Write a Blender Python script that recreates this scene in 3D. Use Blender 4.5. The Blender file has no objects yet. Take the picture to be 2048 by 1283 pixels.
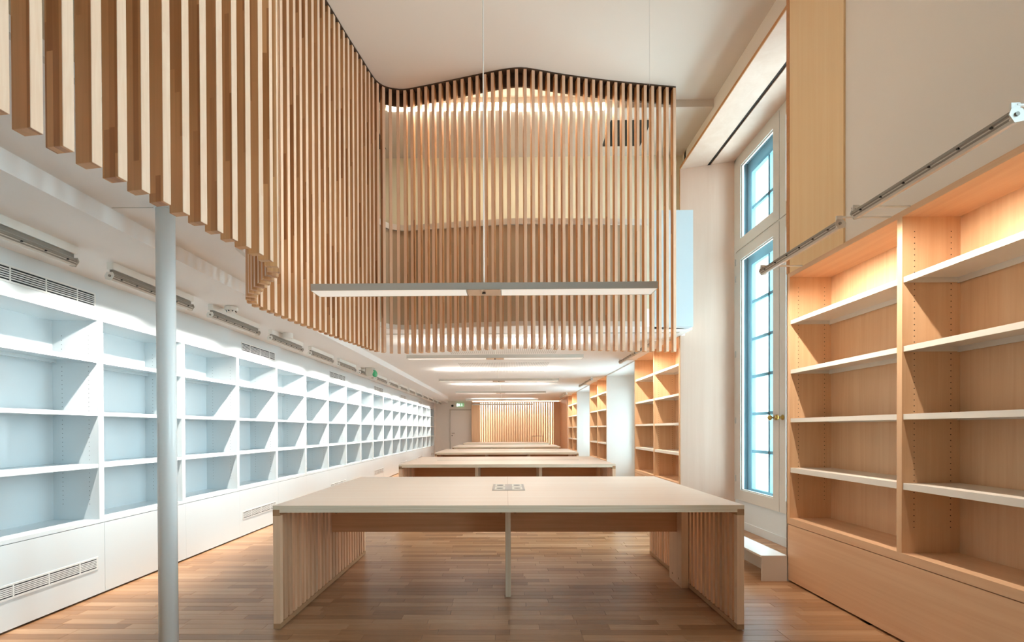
import bpy, bmesh, math, random
from mathutils import Matrix, Vector

random.seed(7)
scene = bpy.context.scene
C = scene.collection

# ------------------------------------------------------------------ camera, world, exposure
def setup_camera():
    yaw, pitch, roll, H = 0.0120, 0.0063, 0.0035, 1.19
    f = Vector((-math.sin(yaw) * math.cos(pitch), math.cos(yaw) * math.cos(pitch), -math.sin(pitch)))
    r0 = Vector((math.cos(yaw), math.sin(yaw), 0))
    u0 = r0.cross(f)
    r = r0 * math.cos(roll) - u0 * math.sin(roll)
    u = r.cross(f)
    cd = bpy.data.cameras.new('camera')
    cd.sensor_width = 36.0
    cd.lens = 910.0 / 2048.0 * 36.0
    cd.shift_x = (1024 - 1002.56) / 2048
    cd.shift_y = (863.69 - 641.5) / 2048
    cd.clip_start = 0.05
    co = bpy.data.objects.new('camera', cd)
    C.objects.link(co)
    m = Matrix.Identity(4)
    for i in range(3):
        m[i][0], m[i][1], m[i][2] = r[i], u[i], -f[i]
    m[2][3] = H
    co.matrix_world = m
    scene.camera = co
setup_camera()

world = bpy.data.worlds.new('sky')
scene.world = world
world.use_nodes = True
bg = world.node_tree.nodes['Background']
bg.inputs['Color'].default_value = (0.87, 0.945, 1.0, 1)
bg.inputs['Strength'].default_value = 13.0

vs = scene.view_settings
vs.view_transform = 'Standard'
vs.look = 'None'
vs.gamma = 1.0
vs.use_curve_mapping = False
vs.exposure = 0.32
cy = scene.cycles
cy.use_denoising = True
cy.use_adaptive_sampling = True
cy.adaptive_threshold = 0.04
cy.max_bounces = 9
cy.diffuse_bounces = 5
cy.glossy_bounces = 4
cy.transparent_max_bounces = 12
cy.transmission_bounces = 4
cy.caustics_reflective = False
cy.caustics_refractive = False
cy.sample_clamp_indirect = 6.0

LED_SHELF_L = 9
LED_SHELF_R = 6.0
LED_PENDANT = 5.5
LED_VOID = 5
LED_DOWN = 4.5
LED_DOWN_NEAR = 2.5
LED_GALLERY = 5
LED_FAR = 9
WARM = (1.0, 0.86, 0.70)
WARMER = (1.0, 0.88, 0.68)
NEUTRAL = (1.0, 0.95, 0.87)

# ------------------------------------------------------------------ materials
def lin(h):
    h = h.lstrip('#')
    o = []
    for i in (0, 2, 4):
        c = int(h[i:i + 2], 16) / 255
        o.append(c / 12.92 if c <= 0.04045 else ((c + 0.055) / 1.055) ** 2.4)
    return (o[0], o[1], o[2], 1.0)

def new_mat(name):
    m = bpy.data.materials.new(name)
    m.use_nodes = True
    nt = m.node_tree
    return m, nt, nt.nodes['Principled BSDF']

def N(nt, kind, **kw):
    n = nt.nodes.new(kind)
    for k, v in kw.items():
        setattr(n, k, v)
    return n

def plain(name, col, rough=0.5, metal=0.0, bump=0.0, bscale=60, var=0.02, coat=0.0):
    m, nt, b = new_mat(name)
    tc = N(nt, 'ShaderNodeTexCoord')
    no = N(nt, 'ShaderNodeTexNoise')
    no.inputs['Scale'].default_value = 3.0
    no.inputs['Detail'].default_value = 3.0
    nt.links.new(tc.outputs['Object'], no.inputs['Vector'])
    mx = N(nt, 'ShaderNodeMix', data_type='RGBA')
    c = lin(col)
    mx.inputs['A'].default_value = (c[0] * (1 - var), c[1] * (1 - var), c[2] * (1 - var), 1)
    mx.inputs['B'].default_value = c
    nt.links.new(no.outputs['Fac'], mx.inputs['Factor'])
    nt.links.new(mx.outputs['Result'], b.inputs['Base Color'])
    b.inputs['Roughness'].default_value = rough
    b.inputs['Metallic'].default_value = metal
    if coat:
        b.inputs['Coat Weight'].default_value = coat
        b.inputs['Coat Roughness'].default_value = 0.08
    if bump:
        n2 = N(nt, 'ShaderNodeTexNoise')
        n2.inputs['Scale'].default_value = bscale
        nt.links.new(tc.outputs['Object'], n2.inputs['Vector'])
        bp = N(nt, 'ShaderNodeBump')
        bp.inputs['Strength'].default_value = bump
        bp.inputs['Distance'].default_value = 0.002
        nt.links.new(n2.outputs['Fac'], bp.inputs['Height'])
        nt.links.new(bp.outputs['Normal'], b.inputs['Normal'])
    return m

def emit(name, col, strength):
    m, nt, b = new_mat(name)
    b.inputs['Base Color'].default_value = (0.8, 0.8, 0.8, 1)
    b.inputs['Emission Color'].default_value = (col[0], col[1], col[2], 1)
    b.inputs['Emission Strength'].default_value = strength
    return m

def wood(name, light, dark, axis='Z', across=38, along=1.3, rough=0.45, tone=0.10, contrast=1.0, world=False):
    """straight grained timber: noise stretched along an axis, small tone shift for each object"""
    m, nt, b = new_mat(name)
    tc = N(nt, 'ShaderNodeTexCoord')
    oi = N(nt, 'ShaderNodeObjectInfo')
    if world:
        geo = N(nt, 'ShaderNodeNewGeometry')
        src = geo.outputs['Position']
    else:
        src = tc.outputs['Object']
    off = N(nt, 'ShaderNodeVectorMath', operation='SCALE')
    off.inputs[0].default_value = (13.1, 7.7, 5.3)
    nt.links.new(oi.outputs['Random'], off.inputs['Scale'])
    add = N(nt, 'ShaderNodeVectorMath', operation='ADD')
    nt.links.new(src, add.inputs[0])
    nt.links.new(off.outputs['Vector'], add.inputs[1])
    mp = N(nt, 'ShaderNodeMapping')
    sc = {'X': (along, across, across), 'Y': (across, along, across), 'Z': (across, across, along)}[axis]
    mp.inputs['Scale'].default_value = sc
    nt.links.new(add.outputs['Vector'], mp.inputs['Vector'])
    n1 = N(nt, 'ShaderNodeTexNoise')
    n1.inputs['Scale'].default_value = 1.0
    n1.inputs['Detail'].default_value = 6.0
    n1.inputs['Roughness'].default_value = 0.62
    n1.inputs['Distortion'].default_value = 0.6
    nt.links.new(mp.outputs['Vector'], n1.inputs['Vector'])
    cr = N(nt, 'ShaderNodeValToRGB')
    cr.color_ramp.elements[0].position = 0.5 - 0.28 / contrast
    cr.color_ramp.elements[1].position = 0.5 + 0.22 / contrast
    cr.color_ramp.elements[0].color = lin(dark)
    cr.color_ramp.elements[1].color = lin(light)
    nt.links.new(n1.outputs['Fac'], cr.inputs['Fac'])
    hs = N(nt, 'ShaderNodeHueSaturation')
    mr = N(nt, 'ShaderNodeMapRange')
    mr.inputs['To Min'].default_value = 1 - tone
    mr.inputs['To Max'].default_value = 1 + tone
    nt.links.new(oi.outputs['Random'], mr.inputs['Value'])
    nt.links.new(mr.outputs['Result'], hs.inputs['Value'])
    nt.links.new(cr.outputs['Color'], hs.inputs['Color'])
    nt.links.new(hs.outputs['Color'], b.inputs['Base Color'])
    b.inputs['Roughness'].default_value = rough
    bp = N(nt, 'ShaderNodeBump')
    bp.inputs['Strength'].default_value = 0.12
    bp.inputs['Distance'].default_value = 0.001
    nt.links.new(n1.outputs['Fac'], bp.inputs['Height'])
    nt.links.new(bp.outputs['Normal'], b.inputs['Normal'])
    return m

def block_wood(name, light, dark, lam=0.021, length=0.62, rough=0.5):
    """finger jointed laminated timber: lamellas of random tone, each cut into long blocks"""
    m, nt, b = new_mat(name)
    tc = N(nt, 'ShaderNodeTexCoord')
    oi = N(nt, 'ShaderNodeObjectInfo')
    sp = N(nt, 'ShaderNodeSeparateXYZ')
    nt.links.new(tc.outputs['Object'], sp.inputs['Vector'])
    def math_(op, a, bb=None, v=None):
        n = N(nt, 'ShaderNodeMath', operation=op)
        nt.links.new(a, n.inputs[0])
        if bb is not None:
            nt.links.new(bb, n.inputs[1])
        elif v is not None:
            n.inputs[1].default_value = v
        return n.outputs[0]
    lx = math_('FLOOR', math_('DIVIDE', math_('ADD', sp.outputs['X'], v=5.0), v=lam))
    rnd = math_('MULTIPLY', oi.outputs['Random'], v=917.0)
    w0 = N(nt, 'ShaderNodeTexWhiteNoise', noise_dimensions='2D')
    cb = N(nt, 'ShaderNodeCombineXYZ')
    nt.links.new(lx, cb.inputs['X'])
    nt.links.new(rnd, cb.inputs['Y'])
    nt.links.new(cb.outputs['Vector'], w0.inputs['Vector'])
    zz = math_('ADD', math_('DIVIDE', sp.outputs['Z'], v=length), math_('MULTIPLY', w0.outputs['Value'], v=7.0))
    bz = math_('FLOOR', zz)
    cb2 = N(nt, 'ShaderNodeCombineXYZ')
    nt.links.new(lx, cb2.inputs['X'])
    nt.links.new(bz, cb2.inputs['Y'])
    nt.links.new(rnd, cb2.inputs['Z'])
    w1 = N(nt, 'ShaderNodeTexWhiteNoise', noise_dimensions='3D')
    nt.links.new(cb2.outputs['Vector'], w1.inputs['Vector'])
    # grain
    mp = N(nt, 'ShaderNodeMapping')
    mp.inputs['Scale'].default_value = (70, 70, 2.0)
    addv = N(nt, 'ShaderNodeVectorMath', operation='ADD')
    nt.links.new(tc.outputs['Object'], addv.inputs[0])
    nt.links.new(w1.outputs['Color'], addv.inputs[1])
    nt.links.new(addv.outputs['Vector'], mp.inputs['Vector'])
    n1 = N(nt, 'ShaderNodeTexNoise')
    n1.inputs['Scale'].default_value = 1.0
    n1.inputs['Detail'].default_value = 5.0
    n1.inputs['Distortion'].default_value = 0.8
    nt.links.new(mp.outputs['Vector'], n1.inputs['Vector'])
    p = math_('POWER', w1.outputs['Value'], v=1.7)
    p = math_('POWER', w1.outputs['Value'], v=2.6)
    f = math_('ADD', math_('MULTIPLY', p, v=0.75), math_('MULTIPLY', n1.outputs['Fac'], v=0.42))
    f = math_('SUBTRACT', f, v=0.10)
    mx = N(nt, 'ShaderNodeMix', data_type='RGBA')
    mx.clamp_factor = True
    mx.inputs['A'].default_value = lin(light)
    mx.inputs['B'].default_value = lin(dark)
    nt.links.new(f, mx.inputs['Factor'])
    # narrow faces paler: the window light on them is put into the colour
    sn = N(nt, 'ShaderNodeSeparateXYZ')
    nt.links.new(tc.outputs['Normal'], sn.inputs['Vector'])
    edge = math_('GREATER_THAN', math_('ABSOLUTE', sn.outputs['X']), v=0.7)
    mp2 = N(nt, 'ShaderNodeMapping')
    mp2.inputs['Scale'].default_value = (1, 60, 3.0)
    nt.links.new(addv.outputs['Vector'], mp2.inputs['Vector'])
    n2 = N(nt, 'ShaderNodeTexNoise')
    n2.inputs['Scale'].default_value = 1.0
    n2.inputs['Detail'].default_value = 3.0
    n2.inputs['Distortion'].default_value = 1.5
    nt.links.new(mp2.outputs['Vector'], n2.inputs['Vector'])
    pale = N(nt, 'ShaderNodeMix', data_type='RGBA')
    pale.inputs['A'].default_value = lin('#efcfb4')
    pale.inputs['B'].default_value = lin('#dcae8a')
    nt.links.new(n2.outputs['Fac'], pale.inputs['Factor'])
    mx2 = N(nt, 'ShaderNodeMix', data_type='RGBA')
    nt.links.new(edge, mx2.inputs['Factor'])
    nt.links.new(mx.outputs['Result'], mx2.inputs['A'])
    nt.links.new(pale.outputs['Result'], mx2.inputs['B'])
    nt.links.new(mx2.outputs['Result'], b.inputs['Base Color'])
    b.inputs['Roughness'].default_value = rough
    return m

def floor_mat(name, use_attr):
    m, nt, b = new_mat(name)
    geo = N(nt, 'ShaderNodeNewGeometry')
    if use_attr:
        at = N(nt, 'ShaderNodeAttribute', attribute_name='tone')
        rv = at.outputs['Fac']
    else:
        oi = N(nt, 'ShaderNodeObjectInfo')
        rv = oi.outputs['Random']
    sc = N(nt, 'ShaderNodeVectorMath', operation='SCALE')
    sc.inputs[0].default_value = (31.0, 17.0, 0)
    nt.links.new(rv, sc.inputs['Scale'])
    ad = N(nt, 'ShaderNodeVectorMath', operation='ADD')
    nt.links.new(geo.outputs['Position'], ad.inputs[0])
    nt.links.new(sc.outputs['Vector'], ad.inputs[1])
    mp = N(nt, 'ShaderNodeMapping')
    mp.inputs['Scale'].default_value = (2.2, 60, 1)
    nt.links.new(ad.outputs['Vector'], mp.inputs['Vector'])
    n1 = N(nt, 'ShaderNodeTexNoise')
    n1.inputs['Scale'].default_value = 1.0
    n1.inputs['Detail'].default_value = 7.0
    n1.inputs['Roughness'].default_value = 0.65
    n1.inputs['Distortion'].default_value = 1.2
    nt.links.new(mp.outputs['Vector'], n1.inputs['Vector'])
    cr = N(nt, 'ShaderNodeValToRGB')
    e = cr.color_ramp.elements
    e[0].position = 0.0
    e[0].color = lin('#7e583a')
    e[1].position = 1.0
    e[1].color = lin('#d0ac8a')
    for pos, c in ((0.25, '#9a7150'), (0.5, '#ac825e'), (0.75, '#ba9270')):
        k = e.new(pos)
        k.color = lin(c)
    mm = N(nt, 'ShaderNodeMath', operation='MULTIPLY_ADD')
    nt.links.new(n1.outputs['Fac'], mm.inputs[0])
    mm.inputs[1].default_value = 0.75
    ma = N(nt, 'ShaderNodeMath', operation='MULTIPLY_ADD')
    nt.links.new(rv, ma.inputs[0])
    ma.inputs[1].default_value = 0.62
    ma.inputs[2].default_value = -0.18
    nt.links.new(ma.outputs[0], mm.inputs[2])
    nt.links.new(mm.outputs[0], cr.inputs['Fac'])
    nt.links.new(cr.outputs['Color'], b.inputs['Base Color'])
    b.inputs['Roughness'].default_value = 0.34
    bp = N(nt, 'ShaderNodeBump')
    bp.inputs['Strength'].default_value = 0.15
    bp.inputs['Distance'].default_value = 0.001
    nt.links.new(n1.outputs['Fac'], bp.inputs['Height'])
    nt.links.new(bp.outputs['Normal'], b.inputs['Normal'])
    return m

def ply_edge(name, light, dark):
    m, nt, b = new_mat(name)
    tc = N(nt, 'ShaderNodeTexCoord')
    mp = N(nt, 'ShaderNodeMapping')
    mp.inputs['Scale'].default_value = (1.5, 1.5, 230)
    nt.links.new(tc.outputs['Object'], mp.inputs['Vector'])
    n1 = N(nt, 'ShaderNodeTexNoise')
    n1.inputs['Scale'].default_value = 1.0
    n1.inputs['Detail'].default_value = 3.0
    nt.links.new(mp.outputs['Vector'], n1.inputs['Vector'])
    cr = N(nt, 'ShaderNodeValToRGB')
    cr.color_ramp.elements[0].position = 0.32
    cr.color_ramp.elements[1].position = 0.58
    cr.color_ramp.elements[0].color = lin(dark)
    cr.color_ramp.elements[1].color = lin(light)
    nt.links.new(n1.outputs['Fac'], cr.inputs['Fac'])
    nt.links.new(cr.outputs['Color'], b.inputs['Base Color'])
    b.inputs['Roughness'].default_value = 0.55
    return m

def dots(name, base, hole, pitch=0.02, radius=0.28, rough=0.5, es=0.0, ecol=(1, 1, 1)):
    """perforated sheet: small round holes in a grid over the XY plane"""
    m, nt, b = new_mat(name)
    tc = N(nt, 'ShaderNodeTexCoord')
    mp = N(nt, 'ShaderNodeMapping')
    mp.inputs['Scale'].default_value = (1 / pitch, 1 / pitch, 0)
    nt.links.new(tc.outputs['Object'], mp.inputs['Vector'])
    fr = N(nt, 'ShaderNodeVectorMath', operation='FRACTION')
    nt.links.new(mp.outputs['Vector'], fr.inputs[0])
    sb = N(nt, 'ShaderNodeVectorMath', operation='SUBTRACT')
    nt.links.new(fr.outputs['Vector'], sb.inputs[0])
    sb.inputs[1].default_value = (0.5, 0.5, 0.0)
    ln = N(nt, 'ShaderNodeVectorMath', operation='LENGTH')
    nt.links.new(sb.outputs['Vector'], ln.inputs[0])
    lt = N(nt, 'ShaderNodeMath', operation='LESS_THAN')
    nt.links.new(ln.outputs['Value'], lt.inputs[0])
    lt.inputs[1].default_value = radius
    mx = N(nt, 'ShaderNodeMix', data_type='RGBA')
    mx.inputs['A'].default_value = lin(base)
    mx.inputs['B'].default_value = lin(hole)
    nt.links.new(lt.outputs[0], mx.inputs['Factor'])
    nt.links.new(mx.outputs['Result'], b.inputs['Base Color'])
    b.inputs['Roughness'].default_value = rough
    if es:
        b.inputs['Emission Color'].default_value = (*ecol, 1)
        b.inputs['Emission Strength'].default_value = es
    return m

def glass(name, tint, gloss=0.08):
    m = bpy.data.materials.new(name)
    m.use_nodes = True
    nt = m.node_tree
    nt.nodes.remove(nt.nodes['Principled BSDF'])
    out = nt.nodes['Material Output']
    tr = N(nt, 'ShaderNodeBsdfTransparent')
    tr.inputs['Color'].default_value = tint
    gl = N(nt, 'ShaderNodeBsdfGlossy')
    gl.inputs['Roughness'].default_value = 0.02
    lw = N(nt, 'ShaderNodeLayerWeight')
    pw = N(nt, 'ShaderNodeMath', operation='POWER')
    nt.links.new(lw.outputs['Facing'], pw.inputs[0])
    pw.inputs[1].default_value = 4.0
    ma = N(nt, 'ShaderNodeMath', operation='MULTIPLY_ADD')
    nt.links.new(pw.outputs[0], ma.inputs[0])
    ma.inputs[1].default_value = 0.45
    ma.inputs[2].default_value = 0.02
    mx = N(nt, 'ShaderNodeMixShader')
    nt.links.new(ma.outputs[0], mx.inputs['Fac'])
    nt.links.new(tr.outputs['BSDF'], mx.inputs[1])
    nt.links.new(gl.outputs['BSDF'], mx.inputs[2])
    nt.links.new(mx.outputs['Shader'], out.inputs['Surface'])
    return m

M = {}
M['lacquer'] = plain('white_lacquer', '#e2eaed', rough=0.16, coat=0.15)
M['shelf_white'] = plain('shelf_white', '#efe9e0', rough=0.4)
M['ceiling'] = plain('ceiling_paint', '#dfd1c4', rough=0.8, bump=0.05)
M['wall'] = plain('wall_paint', '#f8efe4', rough=0.8, bump=0.05)
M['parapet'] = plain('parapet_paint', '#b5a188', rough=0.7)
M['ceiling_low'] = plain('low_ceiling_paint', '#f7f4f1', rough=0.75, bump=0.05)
M['cream'] = plain('cream_paint', '#e4dcc4', rough=0.8)
M['far_white'] = plain('far_wall_paint', '#f6f1eb', rough=0.7)
M['frame_paint'] = plain('window_paint', '#d6cfc6', rough=0.45)
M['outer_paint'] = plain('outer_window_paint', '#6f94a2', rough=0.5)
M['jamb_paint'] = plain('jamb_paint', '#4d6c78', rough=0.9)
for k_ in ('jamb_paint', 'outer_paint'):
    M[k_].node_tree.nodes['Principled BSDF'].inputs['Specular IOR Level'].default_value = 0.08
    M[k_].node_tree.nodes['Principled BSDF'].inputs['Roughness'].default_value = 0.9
M['end_panel'] = plain('end_panel_paint', '#c8d6dc', rough=0.4)
M['sill_white'] = plain('sill_paint', '#dfe4e6', rough=0.45)
M['bench'] = plain('bench_paint', '#d8d3ce', rough=0.35)
M['column'] = plain('column_paint', '#f0f4f4', rough=0.3)
M['veneer'] = wood('beech_veneer', '#ecc7a0', '#dfb187', 'Z', across=26, along=0.9, rough=0.42, tone=0.03)
M['veneer_h'] = wood('beech_veneer_level', '#ebc5a0', '#deb08a', 'Y', across=26, along=0.9, rough=0.42, tone=0.03)
M['birch'] = wood('pale_birch', '#e0c6b4', '#d8b9a4', 'Z', across=9, along=0.4, rough=0.5, tone=0.02)
M['pilaster'] = wood('honey_veneer', '#fbdcae', '#f5cf99', 'Z', across=22, along=0.5, rough=0.45, tone=0.02)
M['edge_wood'] = wood('orange_edge', '#cf9560', '#bf8450', 'Y', across=30, along=1, rough=0.5, tone=0.02)
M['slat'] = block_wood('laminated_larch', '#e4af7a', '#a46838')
M['table_top'] = wood('pale_ply_face', '#f8e4d2', '#f1d6c0', 'X', across=12, along=0.5, rough=0.4, tone=0.02)
M['table_wood'] = wood('table_wood', '#e4b088', '#cd966a', 'X', across=30, along=1.0, rough=0.48, tone=0.05)
M['table_slat'] = wood('table_slat_wood', '#ebc29e', '#cc9a74', 'Z', across=45, along=1.2, rough=0.5, tone=0.16)
M['stile'] = wood('stile_wood', '#f2cfae', '#e6bd98', 'Z', across=40, along=1.0, rough=0.5, tone=0.02)
M['end_grain'] = plain('end_grain', '#b58a64', rough=0.6, bump=0.1)
M['ply'] = ply_edge('ply_edge', '#f4e6d0', '#dcc6a6')
M['ply_leg'] = wood('ply_leg', '#f2e2cc', '#dcc4a4', 'Z', across=90, along=1.0, rough=0.5, tone=0.02)
M['back_wood'] = wood('back_wall_wood', '#c4a284', '#b08e70', 'Z', across=10, along=0.5, rough=0.5, tone=0.02)
M['dark_rail'] = plain('dark_rail', '#4a3524', rough=0.7)
M['dark_gap'] = plain('dark_gap', '#2a1d14', rough=0.8)
M['black'] = plain('black', '#050505', rough=0.35)
M['floor'] = floor_mat('oak_plank', False)
M['floor_field'] = floor_mat('oak_plank_field', True)
M['subfloor'] = plain('subfloor', '#4a321e', rough=0.9)
M['alu'] = plain('aluminium', '#d6d0c6', rough=0.4, metal=0.25)
M['alu_dark'] = plain('aluminium_dark', '#928a80', rough=0.45, metal=0.2)  # darker grey aluminium for ribs, stems and handles
M['white_metal'] = plain('white_metal', '#f0ede6', rough=0.35)
M['pend_side'] = plain('pendant_side', '#bdb8af', rough=0.4, metal=0.1)
M['pend_mid'] = plain('pendant_middle', '#cbb29a', rough=0.25, metal=0.55)
M['perf'] = dots('perforated_diffuser', '#e8e2d8', '#c9c1b4', 0.008, 0.3, 0.5, es=0.35, ecol=(1.0, 0.94, 0.86))
M['perf_ceiling'] = dots('perforated_ceiling', '#f0ebe6', '#8e867e', 0.03, 0.22, 0.8)
M['brass'] = plain('brass', '#b3924f', rough=0.28, metal=1.0)
M['hinge'] = plain('hinge_steel', '#cfd3d2', rough=0.35, metal=0.5)
M['socket'] = plain('socket_plate', '#d8d2c6', rough=0.35, metal=0.2)
M['socket_grey'] = plain('socket_grey', '#9b9693', rough=0.35, metal=0.5)
M['grille'] = plain('grille_white', '#e9ebe9', rough=0.35)
M['void'] = plain('grille_void', '#24282a', rough=0.8)
M['led'] = emit('led_face', (1.0, 0.9, 0.78), 1.5)
M['led_gallery'] = emit('led_gallery', (1.0, 0.88, 0.66), 9.0)
M['green'] = emit('exit_green', (0.0, 0.42, 0.13), 0.55)
M['sign_white'] = emit('exit_white', (0.85, 1.0, 0.9), 1.2)
M['green_plain'] = plain('green_lens', '#2f9c68', rough=0.2)
M['glass'] = glass('clear_pane', (0.90, 0.97, 0.985, 1))
M['glass_outer'] = glass('old_pane', (0.93, 0.985, 1.0, 1))

# ------------------------------------------------------------------ helpers
class MB:
    def __init__(s):
        s.v, s.f = [], []
    def box(s, x0, x1, y0, y1, z0, z1):
        n = len(s.v)
        s.v += [(x0, y0, z0), (x1, y0, z0), (x1, y1, z0), (x0, y1, z0), (x0, y0, z1), (x1, y0, z1), (x1, y1, z1), (x0, y1, z1)]
        s.f += [tuple(n + i for i in q) for q in ((0, 3, 2, 1), (4, 5, 6, 7), (0, 1, 5, 4), (1, 2, 6, 5), (2, 3, 7, 6), (3, 0, 4, 7))]
        return s
    def prism(s, poly, z0, z1):
        """extrude a counter clockwise XY outline in z"""
        n, k = len(s.v), len(poly)
        s.v += [(x, y, z0) for x, y in poly] + [(x, y, z1) for x, y in poly]
        s.f.append(tuple(n + i for i in reversed(range(k))))
        s.f.append(tuple(n + k + i for i in range(k)))
        for i in range(k):
            j = (i + 1) % k
            s.f.append((n + i, n + j, n + k + j, n + k + i))
        return s
    def prism_y(s, poly, y0, y1):
        """extrude an XZ outline along y"""
        n, k = len(s.v), len(poly)
        s.v += [(x, y0, z) for x, z in poly] + [(x, y1, z) for x, z in poly]
        s.f.append(tuple(n + i for i in range(k)))
        s.f.append(tuple(n + k + i for i in reversed(range(k))))
        for i in range(k):
            j = (i + 1) % k
            s.f.append((n + j, n + i, n + k + i, n + k + j))
        return s
    def tube(s, p0, p1, r0, r1=None, seg=12):
        r1 = r0 if r1 is None else r1
        a, b = Vector(p0), Vector(p1)
        d = (b - a).normalized()
        u = d.orthogonal().normalized()
        w = d.cross(u)
        n = len(s.v)
        for c, r in ((a, r0), (b, r1)):
            for i in range(seg):
                t = 2 * math.pi * i / seg
                s.v.append(tuple(c + u * (r * math.cos(t)) + w * (r * math.sin(t))))
        s.f.append(tuple(n + i for i in reversed(range(seg))))
        s.f.append(tuple(n + seg + i for i in range(seg)))
        for i in range(seg):
            j = (i + 1) % seg
            s.f.append((n + i, n + j, n + seg + j, n + seg + i))
        return s
    def path(s, pts, r, seg=8):
        for a, b in zip(pts[:-1], pts[1:]):
            s.tube(a, b, r, seg=seg)
        return s
    def lathe(s, prof, c=(0, 0, 0), seg=24):
        """profile of (r, z) pairs turned about z"""
        n, k = len(s.v), len(prof)
        for r, z in prof:
            for i in range(seg):
                t = 2 * math.pi * i / seg
                s.v.append((c[0] + r * math.cos(t), c[1] + r * math.sin(t), c[2] + z))
        for a in range(k - 1):
            for i in range(seg):
                j = (i + 1) % seg
                s.f.append((n + a * seg + i, n + a * seg + j, n + (a + 1) * seg + j, n + (a + 1) * seg + i))
        s.f.append(tuple(n + i for i in reversed(range(seg))))
        s.f.append(tuple(n + (k - 1) * seg + i for i in range(seg)))
        return s
    def quad(s, a, b, c, d):
        n = len(s.v)
        s.v += [a, b, c, d]
        s.f.append((n, n + 1, n + 2, n + 3))
        return s
    def mesh(s, name, mat, bevel=0.0, smooth=False):
        me = bpy.data.meshes.new(name)
        me.from_pydata(s.v, [], s.f)
        me.update()
        bm = bmesh.new()
        bm.from_mesh(me)
        bmesh.ops.recalc_face_normals(bm, faces=bm.faces)
        if bevel:
            bmesh.ops.bevel(bm, geom=list(bm.edges), offset=bevel, segments=1, affect='EDGES', profile=0.7)
        if smooth:
            for f in bm.faces:
                f.smooth = len(f.verts) == 4
        bm.to_mesh(me)
        bm.free()
        if mat:
            me.materials.append(M[mat] if isinstance(mat, str) else mat)
        return me
    def build(s, name, mat, parent=None, loc=(0, 0, 0), bevel=0.0, smooth=False):
        return place(name, s.mesh(name, mat, bevel, smooth), parent, loc)

def place(name, me, parent=None, loc=(0, 0, 0), rz=0.0):
    o = bpy.data.objects.new(name, me)
    C.objects.link(o)
    o.location = loc
    o.rotation_euler = (0, 0, rz)
    if parent is not None:
        o.parent = parent
    return o

def tag(o, label=None, cat=None, group=None, kind=None):
    if label:
        o['label'] = label
    if cat:
        o['category'] = cat
    if group:
        o['group'] = group
    if kind:
        o['kind'] = kind
    return o

def thing(name, label, cat, loc=(0, 0, 0), group=None, kind=None):
    o = bpy.data.objects.new(name, None)
    C.objects.link(o)
    o.empty_display_size = 0.1
    o.location = loc
    return tag(o, label, cat, group, kind)

def struct(name, mb, mat, label, parent=None, loc=(0, 0, 0), bevel=0.0):
    o = mb.build(name, mat, parent, loc, bevel)
    if parent is None:
        tag(o, label, None, None, 'structure')
    return o

def copy_tree(o, parent=None):
    c = o.copy()
    C.objects.link(c)
    if parent is not None:
        c.parent = parent
    for ch in list(o.children):
        copy_tree(ch, c)
    return c

def box(name, mat, parent, x0, x1, y0, y1, z0, z1, bevel=0.0, kind=None):
    """a box part; its own origin lies at the middle of its underside"""
    cx, cyy = (x0 + x1) / 2, (y0 + y1) / 2
    mb = MB().box(x0 - cx, x1 - cx, y0 - cyy, y1 - cyy, 0, z1 - z0)
    o = mb.build(name, mat, parent, (cx, cyy, z0), bevel)
    if kind:
        o['kind'] = kind
    return o

def area_light(name, parent, loc, direction, sx, sy, power, col, spread=math.pi, long_axis=None):
    ld = bpy.data.lights.new(name, 'AREA')
    ld.shape = 'RECTANGLE'
    ld.size, ld.size_y = sx, sy
    ld.energy = power
    ld.color = col
    ld.spread = spread
    o = bpy.data.objects.new(name, ld)
    C.objects.link(o)
    z = -Vector(direction).normalized()
    x = Vector(long_axis) if long_axis else z.orthogonal()
    x = (x - z * x.dot(z)).normalized()
    y = z.cross(x)
    m = Matrix((x, y, z)).transposed().to_4x4()
    m.translation = Vector(loc)
    o.matrix_basis = m
    if parent is not None:
        o.parent = parent
    return o

# ------------------------------------------------------------------ main dimensions (metres)
XL = -2.95            # front of the white bookcase wall
XR = 2.187            # front of the wooden bookcases
ZLOW = 2.36           # ceiling under the mezzanine
ZSOF = 2.267          # dropped soffit along the white bookcases
ZTOP = 4.77           # ceiling of the double height part
ZGAL = 4.69           # ceiling of the gallery behind the screen
YF, YB = 18.85, -3.0  # far wall, wall behind the camera
UNITS = [1.54, 5.775, 9.985, 14.19]      # near ends of the wooden bookcases
ULEN = 2.043
XWIN = 2.79
BAY0, BAYP, NBAY = 3.296, 0.8432, 19     # far upright of the first seen bay, pitch

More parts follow.
